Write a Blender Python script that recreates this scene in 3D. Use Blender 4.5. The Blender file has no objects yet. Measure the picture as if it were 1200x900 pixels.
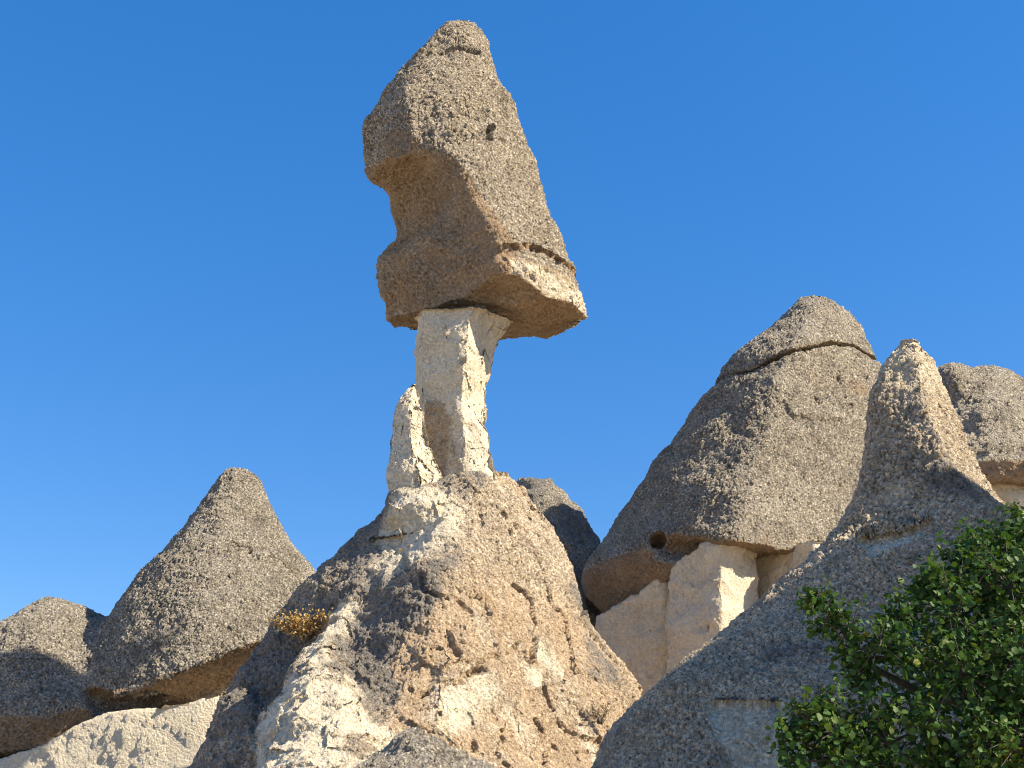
import bpy, math, random
import numpy as np

# ------------------------------------------------------------------ camera, sky, sun, exposure
scene = bpy.context.scene
col = scene.collection
FPX, PITCH, EYE = 1400.0, math.radians(22.0), 1.6      # focal length in 1200-px units, tilt, eye height
cam_d = bpy.data.cameras.new('camera')
cam_d.sensor_width = 36.0
cam_d.lens = 36.0 * FPX / 1200.0
cam_d.clip_start, cam_d.clip_end = 0.1, 8000.0
cam = bpy.data.objects.new('camera', cam_d)
cam.location = (0, 0, EYE)
cam.rotation_euler = (math.pi / 2 + PITCH, 0, 0)
col.objects.link(cam)
scene.camera = cam

SUN_AZ, SUN_EL = math.radians(75.0), math.radians(36.0)   # to the right of the viewer's back; above the horizon
world = bpy.data.worlds.new('World')
scene.world = world
world.use_nodes = True
wn = world.node_tree.nodes
bg = wn['Background']
sky = wn.new('ShaderNodeTexSky')
sky.sky_type = 'NISHITA'
sky.sun_disc = False
sky.sun_elevation = SUN_EL
sky.sun_rotation = math.pi - SUN_AZ
sky.altitude = 1000.0
sky.air_density = 1.0
sky.dust_density = 0.25
sky.ozone_density = 4.0
hs = wn.new('ShaderNodeHueSaturation')
hs.inputs['Saturation'].default_value = 1.8
hs.inputs['Hue'].default_value = 0.513
hs.inputs['Value'].default_value = 1.22
gm = wn.new('ShaderNodeGamma')
gm.inputs['Gamma'].default_value = 0.55
world.node_tree.links.new(sky.outputs[0], gm.inputs['Color'])
world.node_tree.links.new(gm.outputs[0], hs.inputs['Color'])
world.node_tree.links.new(hs.outputs[0], bg.inputs['Color'])
bg.inputs['Strength'].default_value = 0.15

sun_d = bpy.data.lights.new('sun', 'SUN')
sun_d.energy = 5.0
sun_d.angle = math.radians(0.5)
sun_d.color = (1.0, 0.89, 0.70)
sun = bpy.data.objects.new('sun', sun_d)
sun.rotation_euler = (math.pi / 2 - SUN_EL, 0, SUN_AZ)
sun.location = (40, -10, 40)
col.objects.link(sun)

scene.view_settings.view_transform = 'Standard'
scene.view_settings.look = 'None'
scene.view_settings.gamma = 1.0
scene.view_settings.exposure = 1.1
scene.view_settings.use_curve_mapping = False
scene.cycles.pixel_filter_type = 'BLACKMAN_HARRIS'
scene.cycles.filter_width = 1.1

# ------------------------------------------------------------------ helpers: placement and noise
rng = np.random.default_rng(7)
random.seed(7)

def at(px, py, Y):
    """world point at distance Y in front of the viewer on the line of sight of a point of the photo"""
    u, v = (px - 600.0) / FPX, (450.0 - py) / FPX
    t = Y / (math.cos(PITCH) - v * math.sin(PITCH))
    return np.array((u * t, Y, EYE + (math.sin(PITCH) + v * math.cos(PITCH)) * t))

_perm = rng.permutation(4096).astype(np.int32)
_grad = rng.normal(size=(4096, 3)).astype(np.float32)
_grad /= np.linalg.norm(_grad, axis=1, keepdims=True)
_gx, _gy, _gz = (np.ascontiguousarray(_grad[:, i]) for i in range(3))

from concurrent.futures import ThreadPoolExecutor
_pool = ThreadPoolExecutor(4)
def in_chunks(fn):
    def run(P, s, seed=0):
        if len(P) < 20000: return fn(P, s, seed)
        parts = np.array_split(P, max(4, len(P) // 60000))
        return np.concatenate(list(_pool.map(lambda q: fn(q, s, seed), parts)))
    return run

@in_chunks
def gnoise(P, s, seed=0):
    Q = (P * s + seed * 17.31).astype(np.float32)
    I = np.floor(Q).astype(np.int32)
    Fr = Q - I
    W = Fr * Fr * Fr * (Fr * (Fr * 6 - 15) + 10)
    out = np.zeros(len(P), np.float32)
    for dx in (0, 1):
        hx = _perm[(I[:, 0] + dx + seed * 7) & 4095]
        wx = W[:, 0] if dx else 1 - W[:, 0]
        for dy in (0, 1):
            hy = _perm[(hx + I[:, 1] + dy) & 4095]
            wy = wx * (W[:, 1] if dy else 1 - W[:, 1])
            for dz in (0, 1):
                g = np.take(_perm, (hy + I[:, 2] + dz) & 4095)
                d = np.take(_gx, g) * (Fr[:, 0] - dx) + np.take(_gy, g) * (Fr[:, 1] - dy) + np.take(_gz, g) * (Fr[:, 2] - dz)
                out += d * wy * (W[:, 2] if dz else 1 - W[:, 2])
    return out * 1.6

def fbm(P, s, octv=4, seed=0, gain=0.5):
    o, a = np.zeros(len(P), np.float32), 1.0
    for k in range(octv):
        o += a * gnoise(P, s * 2.03 ** k, seed + k)
        a *= gain
    return o

def ridged(P, s, octv=3, seed=0):
    o, a = np.zeros(len(P), np.float32), 1.0
    for k in range(octv):
        o += a * (1 - 2 * np.abs(gnoise(P, s * 2.1 ** k, seed + k)))
        a *= 0.5
    return o

def sstep(x, a, b):
    t = np.clip((x - a) / (b - a), 0, 1)
    return t * t * (3 - 2 * t)

def smax(a, b, k):
    h = np.clip(0.5 + 0.5 * (a - b) / k, 0, 1)
    return b + (a - b) * h + k * h * (1 - h)

def smin(a, b, k):
    return -smax(-a, -b, k)

def ellip(P, c, r):
    q = (P - np.asarray(c)) / np.asarray(r)
    return (np.sqrt((q * q).sum(1)) - 1) * min(r)

def spot(P, c, r):
    q = (P - np.asarray(c)) / r
    return np.exp(-(q * q).sum(1))

def segdist(P, pts):
    """distance to a polyline in space"""
    best = np.full(len(P), 1e9, np.float32)
    for a, b in zip(pts[:-1], pts[1:]):
        a, b = np.asarray(a), np.asarray(b)
        ab = b - a
        t = np.clip(((P - a) @ ab) / (ab @ ab), 0, 1)
        best = np.minimum(best, np.linalg.norm(P - a - t[:, None] * ab, axis=1))
    return best

def crack(P, pts, w, seed=0, wob=0.12):
    Q = P + wob * np.stack([gnoise(P, 2.2, seed + 91), gnoise(P, 2.2, seed + 92), gnoise(P, 2.2, seed + 93)], 1)
    d = segdist(Q, pts)
    return np.exp(-(d / w) ** 2)

@in_chunks
def chips(P, s, seed=0):
    """tilted facets with abrupt edges, like a broken face"""
    Q = (P * s + seed * 3.7).astype(np.float32)
    I = np.floor(Q).astype(np.int32)
    best = np.full(len(P), 1e9, np.float32); val = np.zeros(len(P), np.float32)
    for dx in (-1, 0, 1):
        hx = _perm[(I[:, 0] + dx + seed) & 4095]
        for dy in (-1, 0, 1):
            hy = _perm[(hx + I[:, 1] + dy) & 4095]
            for dz in (-1, 0, 1):
                hz = _perm[(hy + I[:, 2] + dz) & 4095]
                R = Q - I - np.array((dx, dy, dz), np.float32) - 0.5 - 0.4 * _grad[hz]
                d = (R * R).sum(1)
                v = 0.35 * _grad[(hz + 77) & 4095, 0] + 0.8 * (R * _grad[(hz + 191) & 4095]).sum(1)
                m = d < best
                best[m] = d[m]; val[m] = v[m]
    return val

def on(f, px, py, y0=12.0, y1=38.0):
    """point of the body f that lies on a line of sight"""
    ys = np.linspace(y0, y1, 1400)
    e = np.array((0, 0, EYE)); P = e + (at(px, py, 10.0) - e) * (ys / 10.0)[:, None]
    i = np.nonzero(f(P) < 0)[0]
    return P[i[0]] if len(i) else at(px, py, 0.5 * (y0 + y1))

def line(f, *pts):
    return [on(f, x, y) for x, y in pts]

# ------------------------------------------------------------------ helpers: rock bodies
def section(facets, p=9.0, k=1.0):
    """horizontal section: facets = (direction the face looks, in degrees from the viewer towards the right; distance)"""
    th = np.linspace(-math.pi, math.pi, 721)
    e = np.stack([np.cos(th), np.sin(th)], 1)
    g = np.zeros_like(th)
    for ang, d in facets:
        a = math.radians(ang)
        g += np.maximum((e @ np.array([math.sin(a), -math.cos(a)])) / d, 0) ** p
    r = g ** (-1 / p)
    x, y = e[:, 0] * r, e[:, 1] * r
    sx, mx = (x.max() - x.min()) / 2, (x.max() + x.min()) / 2
    x, y = (x - mx) / sx, y / sx * k
    t2, r2 = np.arctan2(y, x), np.hypot(x, y)
    o = np.argsort(t2)
    t2, r2 = t2[o], r2[o]
    return np.concatenate([t2 - 2 * math.pi, t2, t2 + 2 * math.pi]), np.concatenate([r2, r2, r2])

class Loft:
    """body with the given left and right outline; rows are (height in the photo, left, right) at distance D,
    tail rows are (z, left x, right x) below the picture"""
    def __init__(self, D, rows, sec, tail=(), lean=0.0, amin=0.12, soft=0.0):
        R = []
        for py, l, r in rows:
            a, b = at(l, py, D), at(r, py, D)
            R.append((a[2], a[0], b[0]))
        R += list(tail)
        R = np.array(sorted(R))
        zz = np.linspace(R[0, 0], R[-1, 0], 400)
        xl, xr = np.interp(zz, R[:, 0], R[:, 1]), np.interp(zz, R[:, 0], R[:, 2])
        if soft:
            n = max(1, int(soft / (zz[1] - zz[0])))
            ker = np.hanning(2 * n + 3)[1:-1]; ker /= ker.sum()
            f = lambda v: np.convolve(np.pad(v, n, mode='edge'), ker, 'valid')
            xl, xr = f(xl), f(xr)
        self.z, self.xl, self.xr = zz, xl, xr
        self.D, self.sec, self.lean, self.amin = D, sec, lean, amin
        self.top, self.bot = R[-1, 0], R[0, 0]
    def __call__(self, P):
        z = P[:, 2]
        l, r = np.interp(z, self.z, self.xl), np.interp(z, self.z, self.xr)
        a, c = np.maximum((r - l) / 2, self.amin), (l + r) / 2
        u = (P[:, 0] - c) / a
        v = (P[:, 1] - self.D - self.lean * (z - self.bot)) / a
        g = np.hypot(u, v) / np.interp(np.arctan2(v, u), *self.sec)
        f = (g - 1) * a * 0.8
        return np.maximum(np.maximum(f, z - self.top), self.bot - z)

def surface_nets(f, lo, hi, h):
    n = [int(math.ceil((hi[i] - lo[i]) / h)) + 1 for i in range(3)]
    ax = [lo[i] + h * np.arange(n[i]) for i in range(3)]
    V = np.empty(n, np.float32)
    yy, zz = np.meshgrid(ax[1], ax[2], indexing='ij')
    step = max(1, 400000 // (n[1] * n[2]))
    for i in range(0, n[0], step):
        xs = ax[0][i:i + step]
        P = np.empty((len(xs), n[1], n[2], 3))
        P[..., 0] = xs[:, None, None]; P[..., 1] = yy; P[..., 2] = zz
        V[i:i + step] = f(P.reshape(-1, 3)).reshape(len(xs), n[1], n[2])
    S = V < 0
    S[0] = S[-1] = False; S[:, 0] = S[:, -1] = False; S[:, :, 0] = S[:, :, -1] = False
    V = np.where(S, np.minimum(V, -1e-4), np.maximum(V, 1e-4))
    c = [n[i] - 1 for i in range(3)]
    acc = np.zeros(c + [3], np.float32); cnt = np.zeros(c, np.float32)
    sl = lambda d, m: slice(d, d + m)
    corners = [(i, j, k) for i in (0, 1) for j in (0, 1) for k in (0, 1)]
    for A in corners:
        for axis in range(3):
            if A[axis]: continue
            B = list(A); B[axis] = 1
            sa, sb = tuple(sl(A[i], c[i]) for i in range(3)), tuple(sl(B[i], c[i]) for i in range(3))
            m = S[sa] != S[sb]
            ii = np.nonzero(m)
            va, vb = V[sa][ii], V[sb][ii]
            t = va / (va - vb)
            q = np.tile(np.array(A, np.float32), (len(t), 1)); q[:, axis] += t
            acc[ii] += q; cnt[ii] += 1
    act = cnt > 0
    idx = -np.ones(c, np.int64); idx[act] = np.arange(act.sum())
    cell = np.stack(np.nonzero(act), 1)
    verts = (cell + acc[act] / cnt[act][:, None]) * h + np.array(lo)
    quads = []
    for axis in range(3):
        o1, o2 = [(1, 2), (2, 0), (0, 1)][axis]
        sa = [slice(1, n[i] - 1) for i in range(3)]; sa[axis] = slice(0, n[axis] - 1)
        sb = list(sa); sb[axis] = slice(1, n[axis])
        m = S[tuple(sa)] != S[tuple(sb)]
        g = np.stack(np.nonzero(m), 1)
        inside = S[tuple(sa)][m]
        base = g + np.array([0 if i == axis else 1 for i in range(3)])
        def cid(d1, d2):
            q = base.copy(); q[:, o1] += d1; q[:, o2] += d2
            return idx[q[:, 0], q[:, 1], q[:, 2]]
        Q = np.stack([cid(-1, -1), cid(0, -1), cid(0, 0), cid(-1, 0)], 1)
        Q[~inside] = Q[~inside][:, ::-1]
        quads.append(Q)
    return verts, np.concatenate(quads)

def subdivide(V, Q):
    E = np.stack([Q, np.roll(Q, -1, 1)], 2).reshape(-1, 2)
    E.sort(axis=1)
    U, inv = np.unique(E, axis=0, return_inverse=True)
    inv = inv.reshape(-1, 4)
    em = (V[U[:, 0]] + V[U[:, 1]]) / 2
    fc = V[Q].mean(1)
    n, m = len(V), len(U)
    e, c = inv + n, np.arange(len(Q)) + n + m
    NQ = []
    for k in range(4):
        NQ.append(np.stack([Q[:, k], e[:, k], c, e[:, k - 1]], 1))
    return np.concatenate([V, em, fc]), np.concatenate(NQ)

def newton(f, V, h, it=2):
    for _ in range(it):
        v0 = f(V)
        g = np.empty_like(V)
        for i in range(3):
            d = np.zeros(3); d[i] = 0.012
            g[:, i] = (f(V + d) - v0) / 0.012
        V = V - np.clip(v0 / np.maximum((g * g).sum(1), 0.05), -h, h)[:, None] * g
    return V, g / np.maximum(np.linalg.norm(g, axis=1, keepdims=True), 1e-6)

def set_props(o, label=None, category=None, group=None, kind=None):
    for k, v in (('label', label), ('category', category), ('group', group), ('kind', kind)):
        if v: o[k] = v
    return o

def thing(name, loc, label, category, group=None):
    o = bpy.data.objects.new(name, None)
    o.empty_display_size = 0.5
    o.location = loc
    col.objects.link(o)
    return set_props(o, label, category, group)

def mesh_obj(name, V, Q, mat, parent=None, attrs=None, smooth=True):
    me = bpy.data.meshes.new(name)
    base = np.array(parent_loc(parent))
    V = np.asarray(V, np.float32) - base.astype(np.float32)
    Q = np.asarray(Q)
    me.vertices.add(len(V)); me.vertices.foreach_set('co', V.ravel())
    k = Q.shape[1]
    me.loops.add(Q.size); me.loops.foreach_set('vertex_index', Q.astype(np.int32).ravel())
    me.polygons.add(len(Q))
    me.polygons.foreach_set('loop_start', np.arange(0, Q.size, k, dtype=np.int32))
    me.polygons.foreach_set('loop_total', np.full(len(Q), k, np.int32))
    me.update(calc_edges=True)
    me.validate()
    me.polygons.foreach_set('use_smooth', np.full(len(me.polygons), smooth))
    for an, av in (attrs or {}).items():
        a = me.attributes.new(an, 'FLOAT', 'POINT')
        a.data.foreach_set('value', np.clip(av, 0, 1).astype(np.float32))
    me.materials.append(mat)
    o = bpy.data.objects.new(name, me)
    col.objects.link(o)
    if parent is not None: o.parent = parent
    return o

def parent_loc(p):
    v = np.zeros(3)
    while p is not None:
        v = v + np.array(p.location); p = p.parent
    return v

def rock(name, f, lo, hi, h, sub, mat, parent=None, disp=None, paint=None, fine=None):
    V, Q = surface_nets(f, lo, hi, h)
    for s in range(sub):
        V, Q = subdivide(V, Q)
    if fine is not None:                                    # one more level on the side that is seen close
        m = fine(V[Q].mean(1))
        V2, Q2 = subdivide(V, Q[m])
        V, Q = V2, np.concatenate([Q[~m], Q2])
    V, N = newton(f, V, h)
    if disp is not None:
        V = V + N * disp(V, N)[:, None]
    att = {'pale': np.zeros(len(V)), 'warm': np.zeros(len(V)), 'lichen': np.zeros(len(V))}
    if paint is not None:
        att.update(paint(V, N))
    return mesh_obj(name, V, Q, mat, parent, att)

# ------------------------------------------------------------------ materials
def nd(nt, kind, **kw):
    n = nt.nodes.new(kind)
    for k, v in kw.items():
        if k in n.inputs.keys(): n.inputs[k].default_value = v
        else: setattr(n, k, v)
    return n

def ramp(nt, src, stops):
    r = nt.nodes.new('ShaderNodeValToRGB')
    e = r.color_ramp.elements
    while len(e) < len(stops): e.new(0.5)
    for i, (p, c) in enumerate(stops):
        e[i].position = p
        e[i].color = (c, c, c, 1) if isinstance(c, (int, float)) else tuple(c) + (1,)
    nt.links.new(src, r.inputs[0])
    return r.outputs[0]

def math_n(nt, op, a, b=None, c=None):
    n = nt.nodes.new('ShaderNodeMath'); n.operation = op
    for i, v in enumerate((a, b, c)):
        if v is None: continue
        if isinstance(v, (int, float)): n.inputs[i].default_value = v
        else: nt.links.new(v, n.inputs[i])
    return n.outputs[0]

def mix(nt, fac, a, b, mode='MIX'):
    n = nt.nodes.new('ShaderNodeMix'); n.data_type = 'RGBA'; n.blend_type = mode
    for s, v in ((0, fac), (6, a), (7, b)):
        if isinstance(v, (int, float)): n.inputs[s].default_value = v
        elif isinstance(v, tuple): n.inputs[s].default_value = v + (1,)
        else: nt.links.new(v, n.inputs[s])
    return n.outputs[2]

def rock_material(name, grey, light, dark, grain=1.0, rough=1.0, amp=1.0, warm=((0.42, 0.30, 0.19), (0.58, 0.46, 0.32))):
    """weathered tuff: speckled grey crust, pale fresh tuff, warm protected tuff, dark lichen"""
    m = bpy.data.materials.new(name); m.use_nodes = True
    nt = m.node_tree
    L = nt.links.new
    bsdf = nt.nodes['Principled BSDF']
    out = nt.nodes['Material Output']
    tc = nt.nodes.new('ShaderNodeTexCoord').outputs['Object']
    def noise(scale, detail=4, roughn=0.6, dist=0.0):
        n = nd(nt, 'ShaderNodeTexNoise', Scale=scale, Detail=detail, Roughness=roughn, Distortion=dist)
        L(tc, n.inputs['Vector']); return n.outputs['Fac']
    def voro(scale, feature='F1', rnd=1.0):
        n = nd(nt, 'ShaderNodeTexVoronoi', feature=feature, Scale=scale, Randomness=rnd)
        w = nd(nt, 'ShaderNodeTexNoise', Scale=scale * 0.9, Detail=2)
        L(tc, w.inputs['Vector'])
        v = nt.nodes.new('ShaderNodeVectorMath'); v.operation = 'SCALE'; v.inputs['Scale'].default_value = 0.55 / scale
        L(w.outputs['Color'], v.inputs[0])
        a = nt.nodes.new('ShaderNodeVectorMath'); a.operation = 'ADD'
        L(tc, a.inputs[0]); L(v.outputs[0], a.inputs[1]); L(a.outputs[0], n.inputs['Vector'])
        return n
    def attr(an):
        n = nt.nodes.new('ShaderNodeAttribute'); n.attribute_name = an; return n.outputs['Fac']
    big = noise(0.35, 5, 0.62)
    mid = noise(2.3, 6, 0.68)
    fine = noise(11.0 * grain, 5, 0.75)
    vfine = noise(34.0 * grain, 3, 0.7)
    fine2 = noise(19.0 * grain, 4, 0.7)
    v1, v2 = voro(6.5 * grain), voro(15.0 * grain)
    # crust colour
    sp = nt.nodes.new('ShaderNodeSeparateColor'); L(v2.outputs['Color'], sp.inputs[0])
    sp1 = nt.nodes.new('ShaderNodeSeparateColor'); L(v1.outputs['Color'], sp1.inputs[0])
    c = mix(nt, ramp(nt, fine, [(0.36, 0.0), (0.62, 1.0)]), dark, grey)
    c = mix(nt, ramp(nt, big, [(0.35, 0.0), (0.65, 0.45)]), c, tuple(0.5 * (a + b) for a, b in zip(grey, light)))
    spk = math_n(nt, 'MULTIPLY', ramp(nt, sp.outputs[0], [(0.45, 0.0), (0.9, 1.0)]), ramp(nt, v2.outputs['Distance'], [(0.25, 1.0), (0.55, 0.0)]))
    c = mix(nt, math_n(nt, 'MULTIPLY', spk, 0.9), c, light)
    c = mix(nt, ramp(nt, vfine, [(0.53, 0.0), (0.66, 0.85)]), c, tuple(x * 1.15 for x in light))
    c = mix(nt, ramp(nt, fine2, [(0.37, 0.95), (0.47, 0.0)]), c, tuple(x * 0.5 for x in dark))
    c = mix(nt, ramp(nt, mid, [(0.36, 0.45), (0.5, 0.0)]), c, tuple(x * 0.8 for x in dark))
    # warm tuff where the surface is protected or freshly broken; darkened in caps to deepen shade
    wcol = mix(nt, mid, *warm)
    wcol = mix(nt, ramp(nt, fine, [(0.3, 0.5), (0.6, 0.0)]), wcol, (0.25, 0.17, 0.11))
    wm = math_n(nt, 'ADD', attr('warm'), math_n(nt, 'MULTIPLY', math_n(nt, 'SUBTRACT', mid, 0.5), 0.9))
    wm = ramp(nt, math_n(nt, 'ADD', wm, math_n(nt, 'MULTIPLY', math_n(nt, 'SUBTRACT', fine, 0.5), 0.35)), [(0.25, 0.0), (0.72, 1.0)])
    c = mix(nt, wm, c, wcol)
    # pale tuff
    pcol = mix(nt, mid, (0.56, 0.475, 0.35), (0.72, 0.635, 0.48))
    pcol = mix(nt, ramp(nt, fine, [(0.30, 0.45), (0.52, 0.0)]), pcol, (0.36, 0.29, 0.21))
    pm = math_n(nt, 'ADD', attr('pale'), math_n(nt, 'MULTIPLY', math_n(nt, 'SUBTRACT', mid, 0.5), 0.8))
    pm = ramp(nt, math_n(nt, 'ADD', pm, math_n(nt, 'MULTIPLY', math_n(nt, 'SUBTRACT', fine, 0.5), 0.4)), [(0.32, 0.0), (0.66, 1.0)])
    c = mix(nt, pm, c, pcol)
    # lichen
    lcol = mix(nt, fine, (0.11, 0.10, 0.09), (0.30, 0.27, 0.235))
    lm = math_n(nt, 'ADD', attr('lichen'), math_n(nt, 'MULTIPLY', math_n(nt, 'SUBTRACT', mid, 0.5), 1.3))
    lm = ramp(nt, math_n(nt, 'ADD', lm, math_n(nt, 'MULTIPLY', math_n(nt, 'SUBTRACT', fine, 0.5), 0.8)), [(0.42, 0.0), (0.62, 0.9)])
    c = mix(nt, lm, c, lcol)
    L(c, bsdf.inputs['Base Color'])
    bsdf.inputs['Roughness'].default_value = 0.95
    bsdf.inputs['Specular IOR Level'].default_value = 0.15
    # relief: clasts and pits
    h = math_n(nt, 'MULTIPLY', math_n(nt, 'SUBTRACT', 0.5, v1.outputs['Distance']), 0.036)
    h = math_n(nt, 'MULTIPLY_ADD', math_n(nt, 'SUBTRACT', 0.5, v2.outputs['Distance']), 0.060, h)
    h = math_n(nt, 'MULTIPLY_ADD', ramp(nt, fine, [(0.30, 0.0), (0.52, 0.8), (0.75, 1.0)]), 0.060, h)
    h = math_n(nt, 'MULTIPLY_ADD', vfine, 0.034, h)
    h = math_n(nt, 'MULTIPLY_ADD', ramp(nt, fine2, [(0.33, 0.0), (0.5, 1.0)]), 0.062, h)
    sm = math_n(nt, 'SUBTRACT', 1.0, math_n(nt, 'MULTIPLY', math_n(nt, 'MAXIMUM', attr('pale'), math_n(nt, 'MULTIPLY', attr('warm'), 0.5)), 0.48))
    sm = math_n(nt, 'MULTIPLY', sm, ramp(nt, noise(1.1, 4, 0.6), [(0.36, 0.62), (0.62, 1.08)]))
    h = math_n(nt, 'MULTIPLY', math_n(nt, 'MULTIPLY', h, sm), rough)
    dn = nt.nodes.new('ShaderNodeDisplacement')
    dn.inputs['Midlevel'].default_value = 0.13
    dn.inputs['Scale'].default_value = amp * 0.95
    L(h, dn.inputs['Height']); L(dn.outputs[0], out.inputs['Displacement'])
    m.displacement_method = 'BOTH'
    return m

GREY, LIGHT, DARK = (0.33, 0.285, 0.225), (0.60, 0.535, 0.43), (0.115, 0.10, 0.082)
M_cap = rock_material('speckled_caprock', (0.38, 0.315, 0.235), (0.64, 0.55, 0.425), (0.135, 0.11, 0.083), warm=((0.31, 0.205, 0.12), (0.46, 0.34, 0.22)))  # warm tone of broken face and underside darkened to deepen their shade
M_grey = rock_material('grey_weathered_tuff', GREY, LIGHT, DARK, warm=((0.25, 0.175, 0.115), (0.37, 0.28, 0.195)))  # warm tone of undersides also darkened, painting in cap shade
M_cone = rock_material('ochre_cone_tuff', (0.50, 0.40, 0.285), (0.68, 0.57, 0.43), (0.28, 0.22, 0.16), amp=0.80)
M_stem = rock_material('pale_stem_tuff', (0.50, 0.42, 0.31), (0.66, 0.57, 0.43), (0.36, 0.29, 0.205), rough=0.6)
M_slate = rock_material('bluish_grey_tuff', (0.55, 0.45, 0.325), (0.74, 0.62, 0.465), (0.29, 0.235, 0.17), grain=1.1)

# ------------------------------------------------------------------ the ground
def ground():
    n = 160
    s = np.linspace(-1, 1, n)
    g = np.sign(s) * (np.abs(s) ** 3) * 4000 + s * 60
    X, Y = np.meshgrid(g, g + 20, indexing='ij')
    P = np.stack([X.ravel(), Y.ravel(), np.zeros(n * n)], 1)
    d = np.hypot(P[:, 0], P[:, 1])
    P[:, 2] = fbm(P, 0.05, 4, 3) * 0.5 * sstep(d, 3, 15) + fbm(P, 0.004, 3, 5) * 6 * sstep(d, 80, 400) - 0.05
    I = np.arange(n * n).reshape(n, n)
    Q = np.stack([I[:-1, :-1], I[1:, :-1], I[1:, 1:], I[:-1, 1:]], -1).reshape(-1, 4)
    m = bpy.data.materials.new('dusty_tuff_ground'); m.use_nodes = True
    nt = m.node_tree
    tc = nt.nodes.new('ShaderNodeTexCoord').outputs['Object']
    a = nd(nt, 'ShaderNodeTexNoise', Scale=0.25, Detail=8, Roughness=0.65)
    b = nd(nt, 'ShaderNodeTexNoise', Scale=9.0, Detail=6, Roughness=0.7)
    for q in (a, b): nt.links.new(tc, q.inputs['Vector'])
    c = mix(nt, a.outputs['Fac'], (0.42, 0.335, 0.235), (0.56, 0.47, 0.35))
    c = mix(nt, ramp(nt, b.outputs['Fac'], [(0.4, 0.0), (0.7, 0.5)]), c, (0.28, 0.24, 0.15))
    nt.links.new(c, nt.nodes['Principled BSDF'].inputs['Base Color'])
    nt.nodes['Principled BSDF'].inputs['Roughness'].default_value = 1.0
    bp = nd(nt, 'ShaderNodeBump', Strength=0.5, Distance=0.05)
    nt.links.new(b.outputs['Fac'], bp.inputs['Height']); nt.links.new(bp.outputs[0], nt.nodes['Principled BSDF'].inputs['Normal'])
    o = mesh_obj('ground', P, Q, m)
    o['kind'] = 'structure'
ground()

UP = lambda N: N[:, 2]

# ------------------------------------------------------------------ the balanced chimney in the middle
T = thing('fairy_chimney', (-1.0, 24.6, 0.0), 'tall fairy chimney with boulder cap balanced on a slim pale stem', 'rock formation')

# cap
ROUND = section([(a, 1.0) for a in range(-180, 180, 30)], p=7, k=0.88)
cap_loft = Loft(25.0, [(26, 536, 552), (30, 521, 557), (47, 501, 570), (58, 494, 574), (73, 485, 576), (101, 463, 588), (118, 450, 598), (138, 443, 606), (159, 429, 612),
                       (194, 429, 627), (221, 434, 637), (250, 438, 645), (288, 440, 658), (303, 441, 665), (330, 444, 681), (353, 450, 690), (420, 455, 692)], ROUND, soft=0.12)
pa, pb, pc = on(cap_loft, 448, 166), on(cap_loft, 562, 250), at(530, 362, 24.05)
pn = np.cross(pb - pa, pc - pa); pn /= np.linalg.norm(pn)
if pn[1] > 0: pn = -pn
Z_LIP = at(592, 285, 23.0)[2]
SCOOP_PTS = [(at(428, 262, 25.6), 0.86), (at(447, 246, 24.35), 0.98), (at(488, 214, 22.95), 1.04), (at(556, 290, 22.5), 0.62)]
SCOOP = [(p0, p1, r0, r1) for (p0, r0), (p1, r1) in zip(SCOOP_PTS[:-1], SCOOP_PTS[1:])]
def cap_f(P):
    f = cap_loft(P)
    w = P + 0.16 * np.stack([gnoise(P, 0.9, 11), gnoise(P, 0.9, 12), gnoise(P, 0.9, 13)], 1)
    # recessed band below the lip on the sunny side
    side = sstep(P[:, 0] * 0.75 - (P[:, 1] - 25) * 0.66, 0.3, 1.2)
    zz = P[:, 2] - 0.10 * (P[:, 1] - 23) + 0.16 * gnoise(P, 1.5, 31) + 0.05 * gnoise(P, 5.0, 32)
    f = f + 0.13 * sstep(Z_LIP - zz, -0.05, 0.10) * side * (1 - 0.6 * sstep(Z_LIP - zz, 0.25, 1.2))
    # broken-off shaded face with its hollow
    cut = (w - pa) @ pn - 0.12
    f = smax(f, cut, 0.06)
    best = np.full(len(P), 1e9)
    for p0, p1, r0, r1 in SCOOP:
        ab = p1 - p0
        t = np.clip(((w - p0) @ ab) / (ab @ ab), 0, 1)
        best = np.minimum(best, np.linalg.norm(w - p0 - t[:, None] * ab, axis=1) - (r0 + (r1 - r0) * t))
    f = smax(f, -best, 0.26)
    # underside
    zb = 13.02 + 0.17 * (P[:, 1] - 23.3) + 0.06 * gnoise(P, 1.3, 14)
    f = smax(f, zb - P[:, 2], 0.07)
    f = smax(f, -ellip(w, at(585, 345, 23.3), (0.95, 0.6, 0.34)), 0.08)
    return f
CAP_CRACKS = [(line(cap_f, (588, 100), (592, 116), (593, 135)), 0.09), (line(cap_f, (578, 146), (574, 152), (575, 160)), 0.045), (line(cap_f, (500, 60), (530, 52), (560, 60)), 0.06)]
def cap_d(P, N):
    expo = sstep((P - pa) @ pn - 0.12, -0.25, -0.05)
    d = 0.13 * fbm(P, 0.6, 3, 21) + 0.03 * fbm(P, 3.0, 3, 25, 0.6) + 0.03 * chips(P, 2.2, 23) * (1 - expo)
    low = sstep(P[:, 2], 14.6, 12.9)
    d += low * sstep(P[:, 0], -0.4, 0.4) * 0.14 * chips(P, 2.4, 27) * sstep(0.8 - np.abs(N[:, 2]), 0, 0.4)
    for pts, w in CAP_CRACKS: d -= 0.30 * crack(P, pts, w, 5, 0.05)
    return d
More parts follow.
